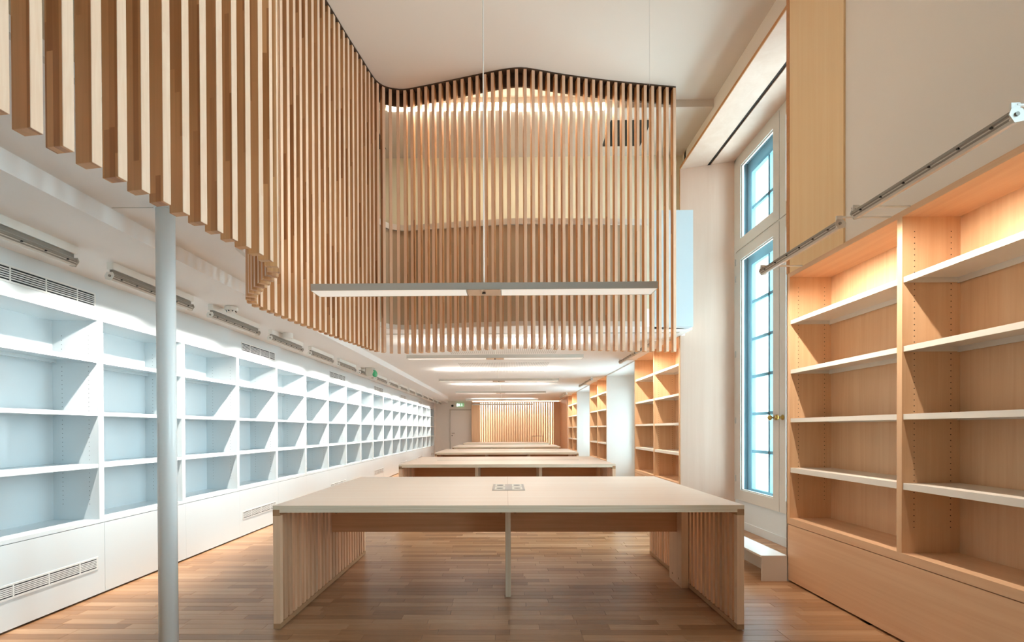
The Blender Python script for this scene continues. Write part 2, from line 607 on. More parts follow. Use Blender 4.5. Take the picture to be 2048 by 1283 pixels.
# ------------------------------------------------------------------ floor
def build_floor():
    fl = struct('floor', MB().box(-3.4, 3.1, YB, YF + 0.5, -0.06, -0.008), 'subfloor', 'oak strip floor running across the long reading room')
    W, TH = 0.070, 0.0075
    lens = [0.34, 0.42, 0.50, 0.58, 0.66]
    def plank_mesh(L):
        c, g = 0.0012, 0.0006
        x0, x1, y0, y1 = -L / 2 + g, L / 2 - g, -W / 2 + g, W / 2 - g
        v = [(x0, y0, -TH), (x1, y0, -TH), (x1, y1, -TH), (x0, y1, -TH),
             (x0, y0, -c), (x1, y0, -c), (x1, y1, -c), (x0, y1, -c),
             (x0 + c, y0 + c, 0), (x1 - c, y0 + c, 0), (x1 - c, y1 - c, 0), (x0 + c, y1 - c, 0)]
        f = [(8, 9, 10, 11)]
        for i in range(4):
            j = (i + 1) % 4
            f += [(i, j, 4 + j, 4 + i), (4 + i, 4 + j, 8 + j, 8 + i)]
        return v, f
    protos = {}
    for L in lens:
        v, f = plank_mesh(L)
        me = bpy.data.meshes.new('plank')
        me.from_pydata(v, [], f)
        me.update()
        me.materials.append(M['floor'])
        protos[L] = me
    fv, ff, tones = [], [], []
    rng = random.Random(11)
    count = 0
    y = -1.5
    rows = []
    while y < YF + 0.3:
        rows.append(y + W / 2)
        y += W
    single_rows = [r for r in rows if r > 2.50]
    for r in rows:
        xlo, xhi = XL - 0.02, XR + 0.0
        for k in range(len(UNITS)):
            lo = UNITS[k - 1] + ULEN if k else -0.6
            if lo + 0.05 < r < UNITS[k] - 0.05:
                xhi = XWIN
        x = xlo - rng.random() * 0.5
        while x < xhi:
            L = rng.choice(lens)
            cx = x + L / 2
            near = r > 2.50 and count < 300 and xlo - 0.1 < cx < xhi + 0.1
            if near:
                o = place('plank', protos[L], fl, (cx, r, 0.0))
                count += 1
            else:
                v, f = plank_mesh(L)
                n = len(fv)
                fv += [(a + cx, b + r, c) for a, b, c in v]
                ff += [tuple(n + i for i in q) for q in f]
                tones += [rng.random()] * len(f)
            x += L
    me = bpy.data.meshes.new('plank_field')
    me.from_pydata(fv, [], ff)
    me.update()
    at = me.attributes.new('tone', 'FLOAT', 'FACE')
    at.data.foreach_set('value', tones)
    me.materials.append(M['floor_field'])
    o = place('plank_field', me, fl)
    o['kind'] = 'stuff'
build_floor()

# ------------------------------------------------------------------ curves in plan
def catmull(pts, step, start=0.0):
    """resample a smooth curve through the points at equal spacing; returns (x, y, tx, ty)"""
    P = [Vector((2 * pts[0][0] - pts[1][0], 2 * pts[0][1] - pts[1][1]))] + [Vector(p) for p in pts]
    P.append(2 * P[-1] - P[-2])
    dense = []
    for i in range(1, len(P) - 2):
        p0, p1, p2, p3 = P[i - 1:i + 3]
        for k in range(40):
            t = k / 40
            dense.append(0.5 * ((2 * p1) + (p2 - p0) * t + (2 * p0 - 5 * p1 + 4 * p2 - p3) * t * t + (3 * p1 - p0 - 3 * p2 + p3) * t ** 3))
    dense.append(P[-2])
    out, acc, nxt = [], 0.0, start
    for a, b in zip(dense[:-1], dense[1:]):
        d = (b - a).length
        while d > 0 and nxt <= acc + d:
            q = a + (b - a) * ((nxt - acc) / d)
            t = (b - a).normalized()
            out.append((q.x, q.y, t.x, t.y))
            nxt += step
        acc += d
    return out

SLAT_PTS = [(-1.36, 0.72), (-1.303, 1.13), (-1.296, 1.225), (-1.262, 1.47), (-1.222, 1.71), (-1.18, 1.95), (-1.152, 2.16),
            (-1.19, 2.32), (-1.292, 2.455), (-1.43, 2.61), (-1.565, 2.78), (-1.632, 2.93), (-1.624, 3.11), (-1.605, 3.27),
            (-1.575, 3.50), (-1.535, 3.72), (-1.465, 4.14), (-1.415, 4.40), (-1.38, 4.59), (-1.345, 4.70),
            (-1.27, 4.78), (-1.15, 4.82), (-1.06, 4.825), (-0.95, 4.805), (-0.58, 4.715), (-0.18, 4.615), (0.02, 4.572), (0.17, 4.56), (0.32, 4.59),
            (0.58, 4.65), (0.98, 4.725), (1.38, 4.785), (1.80, 4.84)]
PAR_PTS = [(-1.56, 0.4), (-1.50, 1.2), (-1.40, 1.9), (-1.37, 2.2), (-1.44, 2.45), (-1.60, 2.70), (-1.74, 2.90), (-1.765, 3.15), (-1.73, 3.5), (-1.62, 4.2), (-1.555, 4.6),
           (-1.52, 4.95), (-1.40, 5.24), (-1.2, 5.33), (-0.9, 5.30), (-0.4, 5.23), (0.13, 5.18), (0.6, 5.19), (1.2, 5.21), (1.72, 5.235)]
SLAT_CURVE = catmull(SLAT_PTS, 0.08, 0.028)
PAR_CURVE = catmull(PAR_PTS, 0.06)

# ------------------------------------------------------------------ ceilings, slab, soffit
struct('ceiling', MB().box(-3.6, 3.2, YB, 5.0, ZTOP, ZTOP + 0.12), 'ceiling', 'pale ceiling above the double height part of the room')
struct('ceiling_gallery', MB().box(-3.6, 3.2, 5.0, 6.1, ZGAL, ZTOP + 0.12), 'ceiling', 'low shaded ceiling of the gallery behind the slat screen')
def slab():
    poly = [(c[0], c[1]) for c in PAR_CURVE[::2]]
    poly += [(2.14, 5.37), (XR + 0.01, 5.42), (XR + 0.01, 5.75), (3.05, 5.75), (3.05, YF + 0.05), (-3.4, YF + 0.05), (-3.4, 0.4)]
    mb = MB().prism(poly, ZLOW, ZLOW + 0.2)
    c = struct('ceiling_low', mb, 'ceiling_low', 'white ceiling under the mezzanine over the rows of tables')
    box('joint', 'pend_side', c, -2.07, -1.62, 2.37, 2.376, ZLOW - 0.001, ZLOW)
    box('joint', 'pend_side', c, -1.50, 2.10, 5.54, 5.60, ZLOW - 0.002, ZLOW)
slab()
sof = struct('trim_1', MB().prism([(-3.35, YB), (-2.08, YB), (-2.08, 16.2), (-2.42, 17.3), (-2.42, YF), (-3.35, YF)], ZSOF, ZLOW + 0.02), 'ceiling_low',
             'dropped white soffit running above the white bookcases')
# perforated acoustic fields in the low ceiling
for y0 in (5.75, 8.0, 10.6):
    o = box('trim_2', 'perf_ceiling', None, -0.85, 0.75, y0, y0 + 1.3, ZLOW - 0.001, ZLOW + 0.01)
    tag(o, 'finely perforated acoustic panel set in the low ceiling', None, 'acoustic ceiling panels', 'structure')
    o2 = None

# ------------------------------------------------------------------ walls
struct('wall_left', MB().box(-3.55, -3.32, YB, YF, 0, ZTOP), 'wall', 'wall behind the white bookcases')
struct('wall_left_near', MB().box(-3.32, XL, YB, BAY0 - 2 * BAYP - 0.045, 0, ZSOF), 'lacquer', 'white lacquered wall lining before the first bookcase')
struct('wall_far', MB().box(-3.35, -1.41, YF, YF + 0.2, 0, ZLOW).box(-3.35, 3.0, YF + 0.42, YF + 0.6, 0, ZLOW + 0.1).box(XR, 3.0, UNITS[3] + ULEN + 0.0, YF + 0.42, 0, ZLOW), 'far_white',
       'white wall with a door at the far end of the room')
struct('wall_back', MB().box(-3.5, 3.2, YB - 0.2, YB, 0, ZTOP), 'back_wood', 'timber lined wall closing the near end of the room')
struct('wall_gallery', MB().box(-3.4, 3.0, 5.88, 6.08, ZLOW + 0.2, ZTOP), 'cream', 'cream wall behind the gallery walkway')
wr = MB()
wr.box(2.56, 3.2, YB, -0.62, 0, ZTOP)
for k, y0 in enumerate(UNITS):
    zt = ZTOP if k < 1 else ZLOW + 0.1
    wr.box(2.535, 3.2, y0 + 0.02, y0 + ULEN - 0.02, 0, zt)
wr.box(2.20, 2.56, 1.56, 2.985, 2.39, ZTOP)          # plain wall above the near bookcase
wr.box(2.265, 3.2, UNITS[0] + ULEN - 0.05, UNITS[1] + 0.05, 4.475, ZTOP)
wr.box(2.265, 3.2, -0.62, 1.56, 4.475, ZTOP)
wr.box(2.265, 3.2, UNITS[1], 6.1, ZLOW + 0.2, ZTOP)
wr.box(2.30, 2.56, YB, -0.62, 0, ZTOP)
struct('wall_right', wr, 'wall', 'plain beige wall above the near wooden bookcase')

# wooden pilaster panel on the wall between the window and the plain wall
pl = thing('trim_3', 'honey coloured veneer panel rising above the near bookcase to the ceiling', None, (0, 0, 0), None, 'structure')
box('face_panel', 'pilaster', pl, XR, 2.56, 2.985, 3.548, 2.388, ZTOP)
box('edge_strip', 'edge_wood', pl, XR - 0.003, 2.56, 3.548, 3.583, 2.388, ZTOP)

# niches: splayed pale reveals, soffit with curtain slot
def niche(i, ya, yb, ztop, tall):
    t = thing('trim_4', ['pale birch lining of the tall window niche beside the near bookcase', 'pale lined window niche past the second wooden bookcase',
                         'pale lined window niche past the third wooden bookcase', 'pale lined tall window niche before the near bookcase'][i], None, (0, 0, 0), None, 'structure')
    MB().prism([(XR, yb - 0.0), (XWIN + 0.02, yb - 0.17), (XWIN + 0.06, yb - 0.11), (XWIN + 0.06, yb + 0.01), (XR, yb + 0.01)], 0, ztop).build('reveal_panel', 'birch' if tall else 'far_white', t)
    MB().prism([(XR, ya + 0.0), (XR, ya - 0.01), (XWIN + 0.06, ya - 0.01), (XWIN + 0.06, ya + 0.11), (XWIN + 0.02, ya + 0.17)], 0, ztop).build('reveal_panel', 'birch' if tall else 'far_white', t)
    if tall:
        box('soffit_panel', 'birch', t, XR + 0.004, 2.492, ya, yb, ztop, ztop + 0.012)
        box('soffit_panel', 'birch', t, 2.532, XWIN + 0.06, ya, yb, ztop, ztop + 0.012)
        box('curtain_slot', 'dark_gap', t, 2.48, 2.545, ya, yb, ztop + 0.012, ztop + 0.03)
        box('edge_strip', 'edge_wood', t, XR - 0.003, XR + 0.004, ya, yb, ztop - 0.0, ztop + 0.032)
        box('edge_strip', 'edge_wood', t, XR - 0.002, XR + 0.012, yb - 0.001, yb + 0.012, 0, ztop)
    else:
        box('soffit_panel', 'far_white', t, XR, XWIN + 0.06, ya, yb, ztop - 0.02, ztop)
niche(0, UNITS[0] + ULEN, UNITS[1] - 0.01, 4.445, True)
niche(1, UNITS[1] + ULEN, UNITS[2] - 0.005, ZLOW + 0.0, False)
niche(2, UNITS[2] + ULEN, UNITS[3] - 0.005, ZLOW + 0.0, False)
niche(3, -0.62, UNITS[0] - 0.005, 4.445, True)

# ------------------------------------------------------------------ windows
def portal(y0, y1, z0, z1):
    ld = bpy.data.lights.new('window_portal', 'AREA')
    ld.shape = 'RECTANGLE'
    ld.size, ld.size_y = y1 - y0, z1 - z0
    ld.cycles.is_portal = True
    o = bpy.data.objects.new('window_portal', ld)
    C.objects.link(o)
    z = Vector((1, 0, 0))
    m = Matrix(((0, 1, 0), (0, 0, 1), (1, 0, 0))).transposed().to_4x4()
    m.translation = Vector((3.19, (y0 + y1) / 2, (z0 + z1) / 2))
    o.matrix_basis = m

def window(idx, label, ya, yb, tiers, ztop, hide_parts=False):
    """double window: inner casements with one large pane each, old outer sashes with glazing bars behind"""
    w = thing('window_%d' % idx, label, None, (0, 0, 0), None, 'structure')
    y0, y1 = ya + 0.165, yb - 0.165          # inner frame
    ym = (y0 + y1) / 2
    X0, X1 = XWIN, XWIN + 0.06
    # fixed frame
    fr = MB()
    z0 = tiers[0][0] - 0.0
    zt = tiers[-1][1] + 0.03
    fr.box(X0 - 0.005, X1 + 0.02, y0 - 0.01, y0 + 0.045, z0, zt).box(X0 - 0.005, X1 + 0.02, y1 - 0.045, y1 + 0.01, z0, zt)
    fr.box(X0 - 0.005, X1 + 0.02, y0 - 0.01, y1 + 0.01, zt - 0.03, ztop)
    for a, b in zip(tiers[:-1], tiers[1:]):
        fr.box(X0 - 0.002, X1 + 0.02, y0, y1, a[1] - 0.01, b[0] + 0.01)
    fr.build('fixed_frame', 'frame_paint', w)
    # panel below with skirting
    box('apron_panel', 'sill_white', w, X0 + 0.005, X1 + 0.1, y0 - 0.05, y1 + 0.05, 0.0, z0)
    box('skirting', 'sill_white', w, X0 - 0.006, X0 + 0.006, y0 - 0.03, y1 + 0.03, 0.0, 0.091, bevel=0.002)
    for (za, zb) in tiers:
        for (sa, sb, side) in ((y0 + 0.05, ym - 0.004, -1), (ym + 0.004, y1 - 0.05, 1)):
            st = 0.105
            m = MB()
            m.box(X0 - 0.012, X0 + 0.033, sa, sa + st, za + 0.006, zb - 0.006).box(X0 - 0.012, X0 + 0.033, sb - st, sb, za + 0.006, zb - 0.006)
            m.box(X0 - 0.012, X0 + 0.033, sa + st, sb - st, za + 0.006, za + 0.006 + 0.125).box(X0 - 0.012, X0 + 0.033, sa + st, sb - st, zb - 0.116, zb - 0.006)
            ss = m.build('casement', 'frame_paint', w, bevel=0.0)
            bd = MB()
            ga, gb, gc, gd = sa + st, sb - st, za + 0.131, zb - 0.116
            for q in ((ga, ga + 0.012, gc, gd), (gb - 0.012, gb, gc, gd), (ga, gb, gc, gc + 0.012), (ga, gb, gd - 0.012, gd)):
                bd.box(X0 + 0.004, X0 + 0.02, q[0], q[1], q[2], q[3])
            bd.build('glazing_bead', 'frame_paint', ss)
            box('pane', 'glass', ss, X0 + 0.022, X0 + 0.027, ga, gb, gc, gd)
            if zb > 1.5 and za < 1.0:
                kn = MB().lathe([(0.028, 0), (0.026, 0.006), (0.01, 0.01), (0.009, 0.04), (0.022, 0.048), (0.03, 0.06), (0.022, 0.074), (0.004, 0.078)], seg=20)
                k = kn.build('knob', 'brass', ss, smooth=True)
                k.rotation_euler = (0, -math.pi / 2, 0)
                k.location = (X0 - 0.012, (sa + 0.055) if side > 0 else (sb - 0.055), 1.30)
                for hz in (0.55, 1.25, 2.05, zb - 0.35, zb - 0.15):
                    box('hinge', 'hinge', ss, X0 - 0.02, X0 - 0.008, (sb - 0.004) if side > 0 else (sa - 0.012), (sb + 0.012) if side > 0 else (sa + 0.004), hz, hz + 0.075)
            # old outer sash with glazing bars
            XO = 3.0
            oa, ob = (ya + 0.11, ym - 0.01) if side < 0 else (ym + 0.01, yb - 0.11)
            so = 0.085
            o_ = MB()
            o_.box(XO - 0.02, XO + 0.03, oa, oa + so, za - 0.02, zb + 0.02).box(XO - 0.02, XO + 0.03, ob - so, ob, za - 0.02, zb + 0.02)
            o_.box(XO - 0.02, XO + 0.03, oa + so, ob - so, za - 0.02, za + 0.13).box(XO - 0.02, XO + 0.03, oa + so, ob - so, zb - 0.13, zb + 0.02)
            os_ = o_.build('outer_sash', 'outer_paint', w)
            pa, pb, pc, pd = oa + so, ob - so, za + 0.13, zb - 0.13
            yb_ = pa + (pb - pa) * (0.56 if side > 0 else 0.44)
            box('glazing_bar', 'outer_paint', os_, XO - 0.012, XO + 0.022, yb_ - 0.018, yb_ + 0.018, pc, pd)
            nrow = max(2, round((pd - pc) / 0.47))
            for r in range(1, nrow):
                z = pc + (pd - pc) * r / nrow
                box('glazing_bar', 'outer_paint', os_, XO - 0.012, XO + 0.022, pa, pb, z - 0.018, z + 0.018)
            for r in range(nrow):
                for (qa, qb) in ((pa, yb_), (yb_, pb)):
                    box('pane', 'glass_outer', os_, XO + 0.002, XO + 0.005, qa + 0.002, qb - 0.002, pc + (pd - pc) * r / nrow, pc + (pd - pc) * (r + 1) / nrow)
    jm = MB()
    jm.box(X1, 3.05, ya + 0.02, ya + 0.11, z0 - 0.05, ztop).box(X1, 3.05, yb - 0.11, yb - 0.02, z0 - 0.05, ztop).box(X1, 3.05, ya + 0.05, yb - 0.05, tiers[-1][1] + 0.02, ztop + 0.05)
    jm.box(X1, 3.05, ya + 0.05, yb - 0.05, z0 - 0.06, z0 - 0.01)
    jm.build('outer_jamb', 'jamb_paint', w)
    rv = MB()
    rv.box(3.05, 3.2, ya - 0.02, ya + 0.14, 0, ztop + 0.1).box(3.05, 3.2, yb - 0.14, yb + 0.04, 0, ztop + 0.1).box(3.05, 3.2, ya, yb, 0, z0 + 0.03).box(3.05, 3.2, ya, yb, ztop - 0.05, ztop + 0.1)
    rv.build('stone_surround', 'far_white', w)
    portal(ya + 0.1, yb - 0.1, z0, ztop)
    return w
TALL = [(0.33, 3.305), (3.312, 4.42)]
window(1, 'tall double window with beige casements and old glazing bars behind', UNITS[0] + ULEN, UNITS[1] - 0.01, TALL, 4.445)
window(2, 'tall double window in the niche before the near bookcase', -0.62, UNITS[0] - 0.005, TALL, 4.445)
window(3, 'low double window in the niche past the second wooden bookcase', UNITS[1] + ULEN, UNITS[2] - 0.005, [(0.33, 2.05)], 2.34)
window(4, 'low double window in the niche past the third wooden bookcase', UNITS[2] + ULEN, UNITS[3] - 0.005, [(0.33, 2.05)], 2.34)

# ------------------------------------------------------------------ mezzanine parapet, end panel
def parapet():
    t = thing('wall_parapet', 'curved solid parapet of the mezzanine behind the slat screen', None, (0, 0, 0), None, 'structure')
    def band(off0, off1, z0, z1):
        mb = MB()
        poly = []
        for x, y, tx, ty in PAR_CURVE[::2]:
            poly.append((x - ty * off0, y + tx * off0))
        for x, y, tx, ty in reversed(PAR_CURVE[::2]):
            poly.append((x - ty * off1, y + tx * off1))
        n = len(poly)
        half = n // 2
        for i in range(half - 1):
            a, b, c, d = poly[i], poly[i + 1], poly[n - 2 - i], poly[n - 1 - i]
            mb.prism([a, b, c, d], z0, z1)
        return mb
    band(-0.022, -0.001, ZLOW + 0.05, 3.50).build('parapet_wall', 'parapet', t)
    band(-0.04, 0.06, 3.50, 3.565).build('parapet_cap', 'frame_paint', t)
    band(-0.032, -0.001, ZLOW - 0.002, ZLOW + 0.05).build('edge_band', 'frame_paint', t)
    struct('wall_parapet_end', MB().box(1.70, 2.14, 5.245, 5.37, ZLOW, 3.69), 'end_panel', 'flat white end panel of the mezzanine parapet beside the window niche')
parapet()
# end of the gallery ceiling: shallow downstand
# ------------------------------------------------------------------ slat screen
def slat_screen():
    t = thing('slat_screen', 'tall curving screen of hanging laminated timber slats around the void', 'screen')
    zb, zt = 2.0, 4.757
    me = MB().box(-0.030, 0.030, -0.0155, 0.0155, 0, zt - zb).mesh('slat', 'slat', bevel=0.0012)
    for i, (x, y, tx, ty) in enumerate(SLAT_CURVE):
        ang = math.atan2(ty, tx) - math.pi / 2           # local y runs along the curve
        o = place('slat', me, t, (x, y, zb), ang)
    rail = MB()
    crv = catmull(SLAT_PTS, 0.05)
    def off(c, d):
        return (c[0] - c[3] * d, c[1] + c[2] * d)
    for a, b in zip(crv[:-1], crv[1:]):
        rail.prism([off(a, 0.034), off(b, 0.034), off(b, 0.055), off(a, 0.055)], 4.635, 4.765)
    rail.build('back_rail', 'dark_rail', t)
    head = MB()
    for a, b in zip(crv[:-1], crv[1:]):
        head.prism([off(a, -0.033), off(b, -0.033), off(b, 0.034), off(a, 0.034)], 4.758, 4.769)
    head.build('head_track', 'dark_rail', t)
slat_screen()

# ------------------------------------------------------------------ gallery lights and dark roof windows
def gallery():
    for i, (x0, x1, z) in enumerate(((-1.30, 0.04, 4.695), (0.06, 1.08, 4.68))):
        t = thing('batten_light', ['linear batten light on the gallery ceiling, longer one', 'linear batten light on the gallery ceiling, shorter one'][i], 'ceiling light', (0, 0, 0))
        box('housing', 'white_metal', t, x0, x1, 4.935, 4.985, z + 0.018, ZTOP)
        box('diffuser', 'led_gallery', t, x0 + 0.01, x1 - 0.01, 4.930, 4.990, z - 0.024, z + 0.018)
        area_light('batten_glow', t, ((x0 + x1) / 2, 4.96, z - 0.034), (0, 0, -1), x1 - x0 - 0.04, 0.05, LED_GALLERY * (x1 - x0), WARMER, math.pi, (1, 0, 0))
    for i, (x0, x1, y0, y1) in enumerate(((1.19, 1.66, 5.19, 5.67), (-2.0, -1.49, 5.30, 5.68))):
        t = thing('roof_window', ['dark roof window in the gallery ceiling near the window wall', 'dark roof window in the gallery ceiling above the curved corner'][i], 'roof window', (0, 0, 0))
        box('pane', 'black', t, x0, x1, y0, y1, ZGAL - 0.004, ZGAL + 0.003)
        MB().box(x0 - 0.012, x0, y0 - 0.012, y1 + 0.012, ZGAL - 0.006, ZGAL + 0.003).box(x1, x1 + 0.012, y0 - 0.012, y1 + 0.012, ZGAL - 0.006, ZGAL + 0.003).box(x0, x1, y0 - 0.012, y0, ZGAL - 0.006, ZGAL + 0.003).box(x0, x1, y1, y1 + 0.012, ZGAL - 0.006, ZGAL + 0.003).build('frame', 'ceiling', t)
gallery()

# ------------------------------------------------------------------ white bookcases along the left wall
def grille(parent, x, y0, y1, z0, z1):
    """louvred grille lying in the plane x, facing +x"""
    g = MB().box(x + 0.0005, x + 0.004, y0 - 0.012, y0, z0 - 0.012, z1 + 0.012).box(x + 0.0005, x + 0.004, y1, y1 + 0.012, z0 - 0.012, z1 + 0.012)
    g.box(x + 0.0005, x + 0.004, y0, y1, z0 - 0.012, z0).box(x + 0.0005, x + 0.004, y0, y1, z1, z1 + 0.012)
    gr = g.build('grille', 'grille', parent)
    box('slot_void', 'void', gr, x + 0.0004, x + 0.001, y0, y1, z0, z1)
    n = 5
    for i in range(n):
        z = z0 + (z1 - z0) * (i + 1) / (n + 1)
        box('louvre', 'grille', gr, x + 0.001, x + 0.004, y0, y1, z - 0.0035, z + 0.0035)
    for i in range(1, 4):
        y = y0 + (y1 - y0) * (i - 0.25) / 3.35
        box('mullion', 'grille', gr, x + 0.001, x + 0.0045, y - 0.004, y + 0.004, z0, z1)

def peg_mesh(cols, z0, z1, r, facing, ypl, step=0.032):
    """dark shelf pin holes: little discs just proud of a side panel"""
    mb = MB()
    for x in cols:
        z = z0
        while z < z1:
            mb.tube((x, ypl, z), (x, ypl + facing * 0.0008, z), r, seg=6)
            z += step
    return mb

UP = 0.041
LSH = [(0.922, 0.951), (1.298, 1.326), (1.680, 1.709)]
def left_bay(with_grille):
    """bay in local coordinates: y from 0 (far face of the previous upright) to BAYP (far face of its own upright)"""
    t = thing('bookcase', '', 'bookcase')
    y1 = BAYP - UP
    D = 0.335
    box('upright', 'lacquer', t, -D, 0.0, y1, BAYP, 0.523, 1.986, bevel=0.0)
    box('back_panel', 'lacquer', t, -D - 0.012, -D, 0, BAYP, 0.50, 2.0)
    box('bottom_board', 'lacquer', t, -D, 0.0, 0, y1, 0.523, 0.549)
    box('top_board', 'lacquer', t, -D, -0.02, 0, y1, 1.986, 2.01)
    bp = box('base_panel', 'lacquer', t, -0.02, 0.0, 0.0015, BAYP - 0.0015 if with_grille else BAYP, 0.014, 0.519)
    box('plinth', 'dark_gap', t, -0.05, -0.03, 0, BAYP, 0.0, 0.06)
    hp = box('header_panel', 'lacquer', t, -0.02, 0.0, 0, BAYP, 1.986, ZSOF)
    for z0, z1 in LSH:
        m = MB().box(-D + 0.004, -0.004, 0.002, y1 - 0.002, z1 - 0.004, z1).box(-0.022, -0.004, 0.002, y1 - 0.002, z0, z1).box(-D + 0.02, -D + 0.035, 0.002, y1 - 0.002, z0, z1)
        m.box(-D + 0.02, -0.006, 0.002, 0.004, z0, z1).box(-D + 0.02, -0.006, y1 - 0.004, y1 - 0.002, z0, z1)
        m.build('shelf', 'lacquer', t)
    pg = peg_mesh((-0.07, -0.265), 0.66, 1.90, 0.0026, -1, y1)
    o = pg.build('pin_holes', 'void', t)
    o['kind'] = 'stuff'
    if with_grille:
        # grilles sit in the panels
        h = MB()
        grille(t, 0.0, 0.062, 0.772, 2.082, 2.162)
        grille(t, 0.0, 0.062, 0.772, 0.205, 0.272)
    return t

plain_bay = left_bay(False)
gr_bay = left_bay(True)
used = {0: False, 1: False}
for k in range(-1, NBAY):
    g = 1 if k % 3 == 0 else 0
    src = gr_bay if g else plain_bay
    o = src if not used[g] else copy_tree(src)
    used[g] = True
    o.location = (XL, BAY0 + (k - 1) * BAYP, 0)
    if g:
        lb = {0: 'white bookcase bay with big louvred grilles, before the round steel column', 3: 'white bookcase bay with louvred grilles, second bay past the round column', 18: 'last white bookcase bay with grilles, next to the far door wall'}.get(k, 'white lacquered bookcase bay with louvred grilles above and below its shelves')
        tag(o, lb, 'bookcase', 'white bookcase bays with grilles')
    else:
        lb = {1: 'plain white bookcase bay crossed by the round steel column', 2: 'plain white bookcase bay between the round column and a grille bay'}.get(k, 'white lacquered bookcase bay with plain header and base panel')
        tag(o, lb, 'bookcase', 'plain white bookcase bays')
struct('wall_left_end', MB().box(-3.32, XL, BAY0 + (NBAY - 1) * BAYP + 0.002, YF, 0, ZSOF), 'far_white', 'short white wall between the last white bookcase and the door wall')

# ------------------------------------------------------------------ wooden bookcases along the right wall
RSH = [(0.849, 0.885), (1.236, 1.267), (1.611, 1.641), (1.991, 2.022)]
def right_unit():
    """two bays; local x = 0 at the front, going into the wall; y from 0 to ULEN"""
    t = thing('bookcase', '', 'bookcase', (XR, 0, 0))
    D = 0.33
    E, Dv = 0.038, 0.033
    box('side_panel', 'veneer', t, 0, D, 0, E, 0.448, 2.388, bevel=0.0008)
    box('side_panel', 'veneer', t, 0, D, ULEN - E, ULEN, 0.448, 2.388, bevel=0.0008)
    md = ULEN / 2
    box('divider', 'veneer', t, 0, D, md - Dv / 2, md + Dv / 2, 0.497, 2.354)
    box('back_panel', 'veneer', t, D - 0.012, D, E, ULEN - E, 0.45, 2.36)
    box('top_board', 'veneer_h', t, 0, D, E, ULEN - E, 2.354, 2.388)
    box('bottom_board', 'veneer_h', t, 0, D, E, ULEN - E, 0.448, 0.497)
    box('base_panel', 'veneer_h', t, 0.0, 0.02, 0, ULEN, 0.014, 0.443)
    box('base_side', 'bench', t, 0.0, D, ULEN - 0.02, ULEN, 0.0, 0.443)
    box('plinth', 'dark_gap', t, 0.03, 0.05, 0, ULEN - 0.02, 0, 0.05)
    for (a, b) in ((E, md - Dv / 2), (md + Dv / 2, ULEN - E)):
        for z0, z1 in RSH:
            m = MB().box(0.006, D - 0.014, a + 0.002, b - 0.002, z1 - 0.004, z1).box(0.006, 0.022, a + 0.002, b - 0.002, z0, z1 - 0.004).box(D - 0.03, D - 0.022, a + 0.002, b - 0.002, z0 - 0.004, z1 - 0.004)
            m.box(0.022, D - 0.03, b - 0.006, b - 0.003, z0, z1 - 0.004).box(0.022, D - 0.03, a + 0.003, a + 0.006, z0, z1 - 0.004)
            s = m.build('shelf', 'shelf_white', t)
    mb = MB()
    for ypl, fc in ((md - Dv / 2, -1), (ULEN - E, -1), (E, 1), (md + Dv / 2, 1)):
        q = peg_mesh((0.067, 0.267), 0.64, 2.30, 0.0030, fc, ypl)
        n = len(mb.v)
        mb.v += q.v
        mb.f += [tuple(n + i for i in f) for f in q.f]
    o = mb.build('pin_holes', 'dark_gap', t)
    o['kind'] = 'stuff'
    return t
unit0 = right_unit()
ULAB = ['large two bay beech bookcase with white shelves below the honey veneer panel', 'two bay beech bookcase standing right behind the tall window niche',
        'two bay beech bookcase standing between the two low window niches', 'two bay beech bookcase next to the far slatted wall']
for k, y in enumerate(UNITS):
    o = unit0 if k == 0 else copy_tree(unit0)
    o.location = (XR, y, 0)
    tag(o, ULAB[k], 'bookcase', 'wooden bookcases along the window wall')

